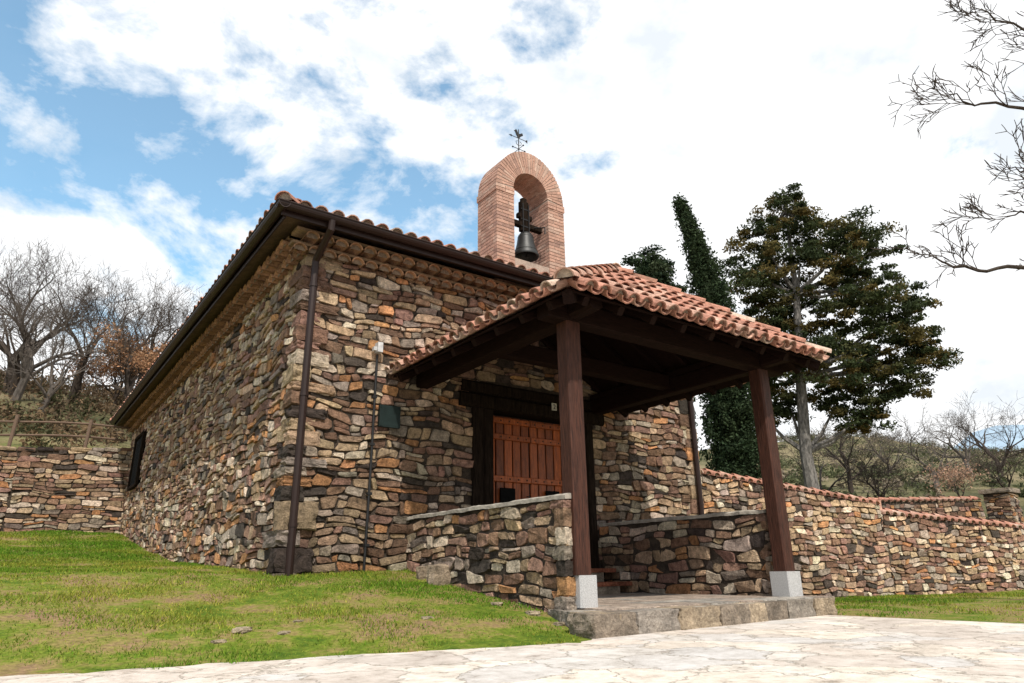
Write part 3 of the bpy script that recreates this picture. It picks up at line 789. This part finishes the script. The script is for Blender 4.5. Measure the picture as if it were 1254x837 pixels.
left=[(11,25,-18.8,8.5),(12,28,-18.6,10.5),(13,30,-17.4,11),(14,26,-14.9,8),(15,30,-22.5,12),(16,31,-15.6,10.5),(19,24,-17.0,6.5),(24,27,-20.6,10),(26,29,-16.4,9.5),(28,26,-19.6,8.5)]
for s,D,lat,H in left:
    x,y,_=W(D,lat); bare_tree(s,x,y,H*.78,'tall leafless grey tree on the bank above the retaining wall',M_bark if s%2 else M_barkd,group='bare trees on the bank',spread=.68,maxd=7 if s%2==0 else 6,up=.12)
tan=[(.38,.2,.11),(.32,.18,.10),(.43,.26,.15)]
x,y,_=W(27,-15.6); bare_tree(21,x,y,4.6,'young oak keeping pale brown dead leaves on the bank',M_barkd,leaf=tan,nl=5500,ls=.06,lr=.45,maxd=5)
x,y,_=W(29,-17.2); bare_tree(22,x,y,3.8,'young oak keeping pale brown dead leaves on the bank',M_barkd,leaf=tan,nl=4000,ls=.06,lr=.45,maxd=5)
rightt=[(31,26,11.6,5.2),(32,30,14.6,6.5),(33,30,18.2,6.5),(34,27,19.2,4.4),(35,40,26.5,8),(36,34,24.0,7.5),(37,36,19.6,6),(38,25,12.9,4)]
for s,D,lat,H in rightt:
    x,y,_=W(D,lat); bare_tree(s,x,y,H*.8,'leafless grey fruit tree on the hillside beyond the wall',M_bark if s%2 else M_barkd,group='bare trees on the hillside',spread=.75,up=.08)
x,y,_=W(27,17.3); bare_tree(41,x,y,2.3,'low shrub with pale orange dead leaves beyond the wall',M_bark,leaf=[(.42,.27,.19),(.38,.23,.16)],nl=1200,ls=.045,lr=.5,maxd=5,spread=.8)
def conifer(name,D,trunk_lat,lobes,label,cat,n,size,cols,trunk,mat,sub=12,sr=.42,seed=1,limbs=True,out=1.05,flat=.7,pw=.6):
    rg=np.random.default_rng(seed); bx_,by_,_=W(D,trunk_lat); z0=G(bx_,by_)
    th=thing(name,(bx_,by_,z0),label,cat)
    C=[];Rr=[]
    m=MB(); tl=[(W(D,l)[0],W(D,l)[1],z) for l,z in trunk[0]]; tl[0]=(tl[0][0],tl[0][1],z0-.3)
    tube(m,tl,trunk[1],9)
    for (lat,z,dd,r) in lobes:
        c=np.array(W(D+dd,lat,z))
        if limbs:
            base=min(tl[1:],key=lambda p:abs(p[2]-(z-r*.8))); 
            tube(m,[base,((base[0]+c[0])/2,(base[1]+c[1])/2,(base[2]+c[2])/2-.15),tuple(c)],[.1,.06,.02],5,cap=False)
        for k in range(int(sub*max(.35,r*r))+3):
            d=rg.normal(size=3); d/=np.linalg.norm(d); C.append(c+d*r*rg.uniform(.3,out)*np.array([1,1,.8])); Rr.append(sr*rg.uniform(.5,1.4))
    m.obj('trunk',mat,th)
    V,Cc=leaves(C,Rr,n,size,cols,rg,flat,pw)
    fast('crown',V,4,Cc,M_leaf,th,(bx_,by_,z0)); return th
lob=[(10.0,12.7,0,.55),(9.6,12.0,.3,.8),(10.5,11.6,-.4,.95),(9.0,11.1,0,1.0),(12.2,11.5,.2,.85),(11.6,10.7,-.5,1.2),(13.0,10.7,0,.75),(8.7,10.1,.4,1.1),(10.2,10.2,0,1.4),(8.5,9.0,-.3,1.0),(12.6,9.6,.3,1.2),
 (9.6,8.8,.5,1.3),(11.3,8.8,-.6,1.4),(8.6,7.9,0,1.0),(13.2,8.3,.2,1.1),(12.4,7.6,-.5,1.3),(10.2,7.6,.6,1.3),(13.9,7.3,0,.85),(9.0,6.8,.2,1.1),(11.4,6.6,.3,1.2),(13.3,6.6,.3,1.0),(14.2,6.6,-.2,.5),(8.6,5.9,-.2,.9),(12.4,5.7,0,1.0),(10.3,6.2,-.6,1.2),(11.9,5.0,.2,.8),(13.2,5.7,0,.6),(10.8,5.1,.4,.9),(9.3,5.2,.5,.9),(8.3,4.9,.5,.7),(11.2,4.4,.2,.5)]
conifer('cedar_tree',22,9.43,lob,'large dark evergreen with brownish crown and pale trunk behind the wall','tree',105000,.065,
  [(.036,.050,.02),(.045,.060,.024),(.10,.085,.03),(.125,.095,.032),(.03,.042,.017),(.065,.07,.027),(.042,.055,.02)],([(9.5,1),(9.4,3.5),(9.6,6),(9.9,9),(10.0,12.3)],[.25,.19,.16,.11,.04]),M_barkl,sub=24,sr=.38,seed=3,flat=.38,out=1.22)
cy=[]
for i in range(140):
    t=i/139; z=1.2+t*9.7; cl=np.interp(z,[1,5,7,8,9,10,11.0],[6.15,6.12,6.04,5.95,5.78,5.56,5.30])
    r=np.interp(z,[1,3,5,7,8,9,10,10.6,11.0],[.9,.95,.92,.8,.66,.50,.30,.14,.02])
    cy.append((cl,z,0,r))
conifer('cypress_tree',19,6.1,cy,'tall narrow dark green cypress with leaning tip','tree',110000,.05,[(.028,.048,.022),(.032,.052,.023),(.036,.054,.024),(.029,.045,.020)],([(6.1,0),(6.1,5),(5.9,8.5),(5.35,10.3)],[.2,.15,.08,.02]),M_barkd,sub=24,sr=.2,seed=4,limbs=False,out=.88,flat=1.6,pw=.9)
l2=[(5.4,11.4,0,.5),(5.0,11.0,0,.7),(5.9,11.0,0,.5),(4.9,10.2,0,.8),(5.6,10.2,0,1.0),(6.1,10.1,0,.5),(5.4,9.0,0,1.3),(5.4,7.6,0,1.4),(5.5,6,0,1.4),(5.5,4.4,0,1.3)]
conifer('pine_tree',24,5.5,l2,'dark green evergreen crown showing above the chapel roof','tree',28000,.07,[(.022,.038,.02),(.03,.05,.022),(.045,.06,.03)],([(5.5,1),(5.5,5),(5.5,11)],[.2,.15,.03]),M_barkd,seed=6,sub=20,flat=.45)
tx,ty,_=W(7.6,8.6); th=thing('bare_tree',(tx,ty,-.5),'leafless tree reaching thin dark twigs over the path','tree')
m=MB(); tube(m,[(tx,ty,-.7),(tx+.1,ty,1.5),(tx,ty+.1,3.2),(tx-.05,ty,5.0),(tx,ty,7.5)],[.2,.17,.14,.1,.04],9)
rr=random.Random(77)
def limb(pts,r0,tw=14,tl=.5):
    P=[Vector(W(d,l,z)) for d,l,z in pts]
    Q=[]
    for i in range(len(P)-1):
        for k in range(4):
            q=P[i].lerp(P[i+1],k/4)+Vector((rr.uniform(-1,1),rr.uniform(-1,1),rr.uniform(-1,1)))*.04; Q.append(q)
    Q.append(P[-1]); n=len(Q); rs=[r0*(1-i/n)**.9+.0035 for i in range(n)]
    tube(m,Q,rs,6,cap=False)
    for k in range(tw):
        i=rr.randint(n//3,n-1); d=(Q[min(i+1,n-1)]-Q[max(i-1,0)]).normalized()
        s=Vector((rr.uniform(-1,1),rr.uniform(-1,1),rr.uniform(-.4,1)))
        grow(m,Q[i],(d+s*.8).normalized(),tl*rr.uniform(.5,1.0),max(.004,rs[i]*.5),3,rr,.1,.6,6)
limb([(7.6,8.6,2.6),(7.6,7.2,3.0),(7.5,6.3,3.35),(7.5,5.7,3.35),(7.5,5.25,3.45),(7.5,4.97,3.6)],.035,8,.25)
limb([(7.6,8.6,3.4),(7.6,7.4,3.9),(7.5,6.5,4.1),(7.4,6.0,4.0)],.03,10,.3)
limb([(7.6,8.6,3.8),(7.6,7.4,4.5),(7.5,6.7,4.6),(7.4,6.3,4.7)],.03,9,.3)
limb([(7.6,8.6,4.2),(7.6,7.6,5.2),(7.5,6.9,5.6),(7.5,6.2,5.7),(7.5,5.75,5.85)],.035,10,.35)
limb([(7.6,8.6,5.0),(7.5,7.8,6.3),(7.5,7.0,6.9),(7.5,6.45,7.3)],.03,14,.4)
limb([(7.6,8.6,5.4),(7.5,8.1,6.8),(7.5,7.4,7.8),(7.4,6.8,8.3)],.03,12,.4)
limb([(7.6,8.6,4.6),(8,9.6,6.0),(8.2,10.4,7.0)],.06,6,.5)
m.obj('branches',M_barkd,th)

# ================================================================ VEGETATION STUFF
def stuff_clumps(name,pts,rads,n,size,cols,seed):
    rg=np.random.default_rng(seed); V,C=leaves(pts,rads,n,size,cols,rg,.75); o=fast(name,V,4,C,M_leaf); tag(o,kind='stuff'); return o
pts=[];rd=[]
for k in range(480):
    x=R.uniform(-12,6); y=22.7+R.random()**1.2*26; pts.append((x,y,G(x,y)+.2)); rd.append(R.uniform(.3,.75)*(1+(y-22)*.025))
stuff_clumps('undergrowth',pts,rd,52000,.08,[(.055,.055,.025),(.15,.10,.055),(.10,.07,.042),(.20,.135,.08),(.12,.085,.055)],8)
pts=[];rd=[]
for k in range(800):
    D=24+R.random()**.75*90; r=R.uniform(.33,.95); x,y,_=W(D,D*r); s=R.uniform(.2,.6)*(1+D*.012)
    pts.append((x,y,G(x,y)+s*.25)); rd.append(s)
stuff_clumps('hillside_shrubs',pts,rd,75000,.12,[(.08,.09,.045),(.11,.12,.06),(.17,.145,.09),(.23,.19,.14),(.065,.075,.035)],9)
def blades(n,xr,yr,cond,power=1.0,seed=1,h=(.008,.026)):
    rg=np.random.default_rng(seed)
    x=rg.uniform(*xr,n);y=rg.uniform(*yr,n); D=.588*x+.809*y
    keep=(rg.random(n)<np.clip((6/np.maximum(D,1))**power,0,1))&cond(x,y); x=x[keep];y=y[keep]; D=D[keep]
    pn=np.sin(x*3.1+np.sin(y*2.3)*2)*np.sin(y*2.7+np.sin(x*1.7)*2); pn2=np.sin(x*1.3+1+np.sin(y*.8)*1.5)*np.sin(y*1.1+x*.4)
    pn3=np.sin(x*7.3+np.sin(y*5.1)*2)*np.sin(y*6.7+np.sin(x*4.7)*2)
    bare=np.clip((y-np.interp(x,EDX,EDY))/2.2,0,1)
    k=rg.random(len(x))<np.clip(.22+.62*bare+.4*pn+.35*pn3-.25*pn2,.02,1); x=x[k];y=y[k];D=D[k];pn=pn[k];pn2=pn2[k]
    n=len(x); z=gz(x,y)-.004
    hh=rg.uniform(*h,n)*(1+.5*pn)*(1+.05*D); a=rg.uniform(0,2*np.pi,n); w=rg.uniform(.0025,.005,n)*(.5+D*.13); ln=rg.uniform(0,1,n)*hh*1.3; la=rg.uniform(0,2*np.pi,n)
    V=np.zeros((n,3,3)); V[:,0]=np.stack([x-np.cos(a)*w,y-np.sin(a)*w,z],1); V[:,1]=np.stack([x+np.cos(a)*w,y+np.sin(a)*w,z],1)
    V[:,2]=np.stack([x+np.cos(la)*ln,y+np.sin(la)*ln,z+hh],1)
    base=np.array([.085,.19,.012]); yel=np.array([.30,.28,.045]); t=np.clip(.36+.5*pn2+rg.normal(0,.28,n),0,1)[:,None]
    C=(base*(1-t)+yel*t)*rg.uniform(.5,1.45,(n,1)); return V.reshape(-1,3),np.repeat(C,3,axis=0)
V1,C1=blades(850000,(-8,4.15),(4.05,21.4),lambda x,y:((x<2.5)|(y<7.85))&(y>np.interp(x,EDX,EDY)+.07*np.sin(x*13)+.05*np.sin(x*29)-.02)&((y>4.30)|(x<3.6)),1.2,1)
V2,C2=blades(160000,(7.55,18),(-2,8),lambda x,y:(y<8.1-(x-9.8)*.25)&((.809*x-.588*y)/(.588*x+.809*y)<.95)&(x>7.55+.1*np.sin(y*4)),.8,2)
o=fast('grass',np.vstack([V1,V2]),3,np.vstack([C1,C2]),M_leaf); tag(o,kind='stuff')
for (x,y,s) in ((1.5,5.35,.10),(1.75,5.2,.06),(1.3,5.15,.06),(1.95,5.5,.05),(2.9,5.2,.06),(3.93,5.15,.11),(3.85,5.6,.09),(3.9,4.75,.08)):
    m=MB(); rock(m,(x,y,G(x,y)+s*.03),(s*1.6,s,s*.4),sh((.38,.31,.22),.8,1.2),R.uniform(0,3),4,.25,.5)
    o=m.obj('rock',M_rock); tag(o,'small flat brown stone lying in the grass','rock','stones in the grass')
for (x,y,s) in ((3.98,6.9,.27),(4.0,7.3,.16)):
    m=MB(); rock(m,(x,y,G(x,y)+s*.3),(s,s*.5,s*.95),(.34,.27,.20),.2,6,.2,.3); o=m.obj('boulder',M_rock); tag(o,'upright tan boulder leaning on the low porch wall','rock')

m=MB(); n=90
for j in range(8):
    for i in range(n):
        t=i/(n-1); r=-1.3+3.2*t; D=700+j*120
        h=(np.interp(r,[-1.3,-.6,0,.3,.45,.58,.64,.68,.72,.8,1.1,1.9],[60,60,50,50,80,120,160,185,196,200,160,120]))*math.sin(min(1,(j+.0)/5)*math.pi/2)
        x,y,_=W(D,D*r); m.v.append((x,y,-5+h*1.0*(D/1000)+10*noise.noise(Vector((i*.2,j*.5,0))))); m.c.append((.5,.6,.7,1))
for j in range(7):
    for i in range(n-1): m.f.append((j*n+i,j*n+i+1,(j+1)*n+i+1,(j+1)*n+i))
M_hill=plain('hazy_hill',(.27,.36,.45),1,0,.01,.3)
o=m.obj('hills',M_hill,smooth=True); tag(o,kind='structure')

# ================================================================ LIGHT & SKY
sd=Vector((-.20,-.58,.79)).normalized(); el=math.asin(sd.z); az=math.atan2(sd.x,sd.y)
sl=bpy.data.lights.new('sun','SUN'); sl.energy=5.0; sl.angle=math.radians(1.2); sl.color=(1,.94,.85)
so=bpy.data.objects.new('sun',sl); scene.collection.objects.link(so); so.rotation_euler=sd.to_track_quat('Z','Y').to_euler()
wd=bpy.data.worlds.new('World'); scene.world=wd; wd.use_nodes=True; nt=wd.node_tree; nt.nodes.clear()
out=N(nt,'ShaderNodeOutputWorld'); bg=N(nt,'ShaderNodeBackground'); bg.inputs[1].default_value=.12; nt.links.new(bg.outputs[0],out.inputs[0])
sky=N(nt,'ShaderNodeTexSky',sky_type='NISHITA'); sky.sun_disc=False; sky.sun_elevation=el; sky.sun_rotation=az; sky.air_density=1.0; sky.dust_density=.6; sky.ozone_density=1.5
tcn=N(nt,'ShaderNodeTexCoord')
mp=N(nt,'ShaderNodeMapping'); mp.inputs['Scale'].default_value=(1,1,1.6); mp.inputs['Location'].default_value=(.35,.2,.1); nt.links.new(tcn.outputs['Generated'],mp.inputs['Vector'])
n1=N(nt,'ShaderNodeTexNoise',Scale=3.5,Detail=13.,Roughness=.6,Distortion=.2); nt.links.new(mp.outputs[0],n1.inputs['Vector'])
n3=N(nt,'ShaderNodeTexNoise',Scale=8.,Detail=10.,Roughness=.6,Distortion=.3); nt.links.new(mp.outputs[0],n3.inputs['Vector'])
n3m=N(nt,'ShaderNodeMath',operation='MULTIPLY_ADD'); nt.links.new(n3.outputs[0],n3m.inputs[0]); n3m.inputs[1].default_value=.42; n3m.inputs[2].default_value=-.185
n13=N(nt,'ShaderNodeMath',operation='ADD'); nt.links.new(n1.outputs[0],n13.inputs[0]); nt.links.new(n3m.outputs[0],n13.inputs[1])
dt=N(nt,'ShaderNodeVectorMath',operation='DOT_PRODUCT'); nt.links.new(tcn.outputs['Generated'],dt.inputs[0]); dt.inputs[1].default_value=(.809,-.588,0)
bi=N(nt,'ShaderNodeMath',operation='MULTIPLY_ADD'); nt.links.new(dt.outputs['Value'],bi.inputs[0]); bi.inputs[1].default_value=.17; nt.links.new(n13.outputs[0],bi.inputs[2])
sx=N(nt,'ShaderNodeSeparateXYZ'); nt.links.new(tcn.outputs['Generated'],sx.inputs[0])
lowm=N(nt,'ShaderNodeMapRange'); nt.links.new(sx.outputs[2],lowm.inputs[0]); lowm.inputs[1].default_value=.2; lowm.inputs[2].default_value=.48; lowm.inputs[3].default_value=.14; lowm.inputs[4].default_value=0
ad=N(nt,'ShaderNodeMath',operation='ADD'); nt.links.new(bi.outputs[0],ad.inputs[0]); nt.links.new(lowm.outputs[0],ad.inputs[1])
cr=N(nt,'ShaderNodeValToRGB'); nt.links.new(ad.outputs[0],cr.inputs[0]); e=cr.color_ramp.elements; e[0].position=.37; e[1].position=.49; e[0].color=(.06,.06,.06,1)
n2=N(nt,'ShaderNodeTexNoise',Scale=6.,Detail=9.,Roughness=.55); nt.links.new(mp.outputs[0],n2.inputs['Vector'])
cc=ramp(nt,n2.outputs[0],[(.34,(7.4,7.9,8.4)),(.46,(9.6,9.7,9.8))])
mx=N(nt,'ShaderNodeMix',data_type='RGBA'); nt.links.new(cr.outputs[0],mx.inputs[0]); 
sb=N(nt,'ShaderNodeMix',data_type='RGBA',blend_type='MULTIPLY'); sb.inputs[0].default_value=1; nt.links.new(sky.outputs[0],sb.inputs[6]); sb.inputs[7].default_value=(1.9,2.4,2.15,1)
nt.links.new(sb.outputs[2],mx.inputs[6]); nt.links.new(cc,mx.inputs[7]); nt.links.new(mx.outputs[2],bg.inputs[0])

cam=bpy.data.cameras.new('camera'); cam.lens=24; cam.sensor_width=36; cam.clip_end=5000; cam.clip_start=.05
co_=bpy.data.objects.new('camera',cam); scene.collection.objects.link(co_); co_.location=(0,0,0)
p=math.radians(18.6); f=Vector((.588*math.cos(p),.809*math.cos(p),math.sin(p)))
qz=f.to_track_quat('-Z','Y').to_matrix() @ Matrix.Rotation(math.radians(-.8),3,'Z')
co_.rotation_euler=qz.to_euler(); scene.camera=co_
scene.view_settings.view_transform='Standard'; scene.view_settings.look='None'; scene.view_settings.exposure=0
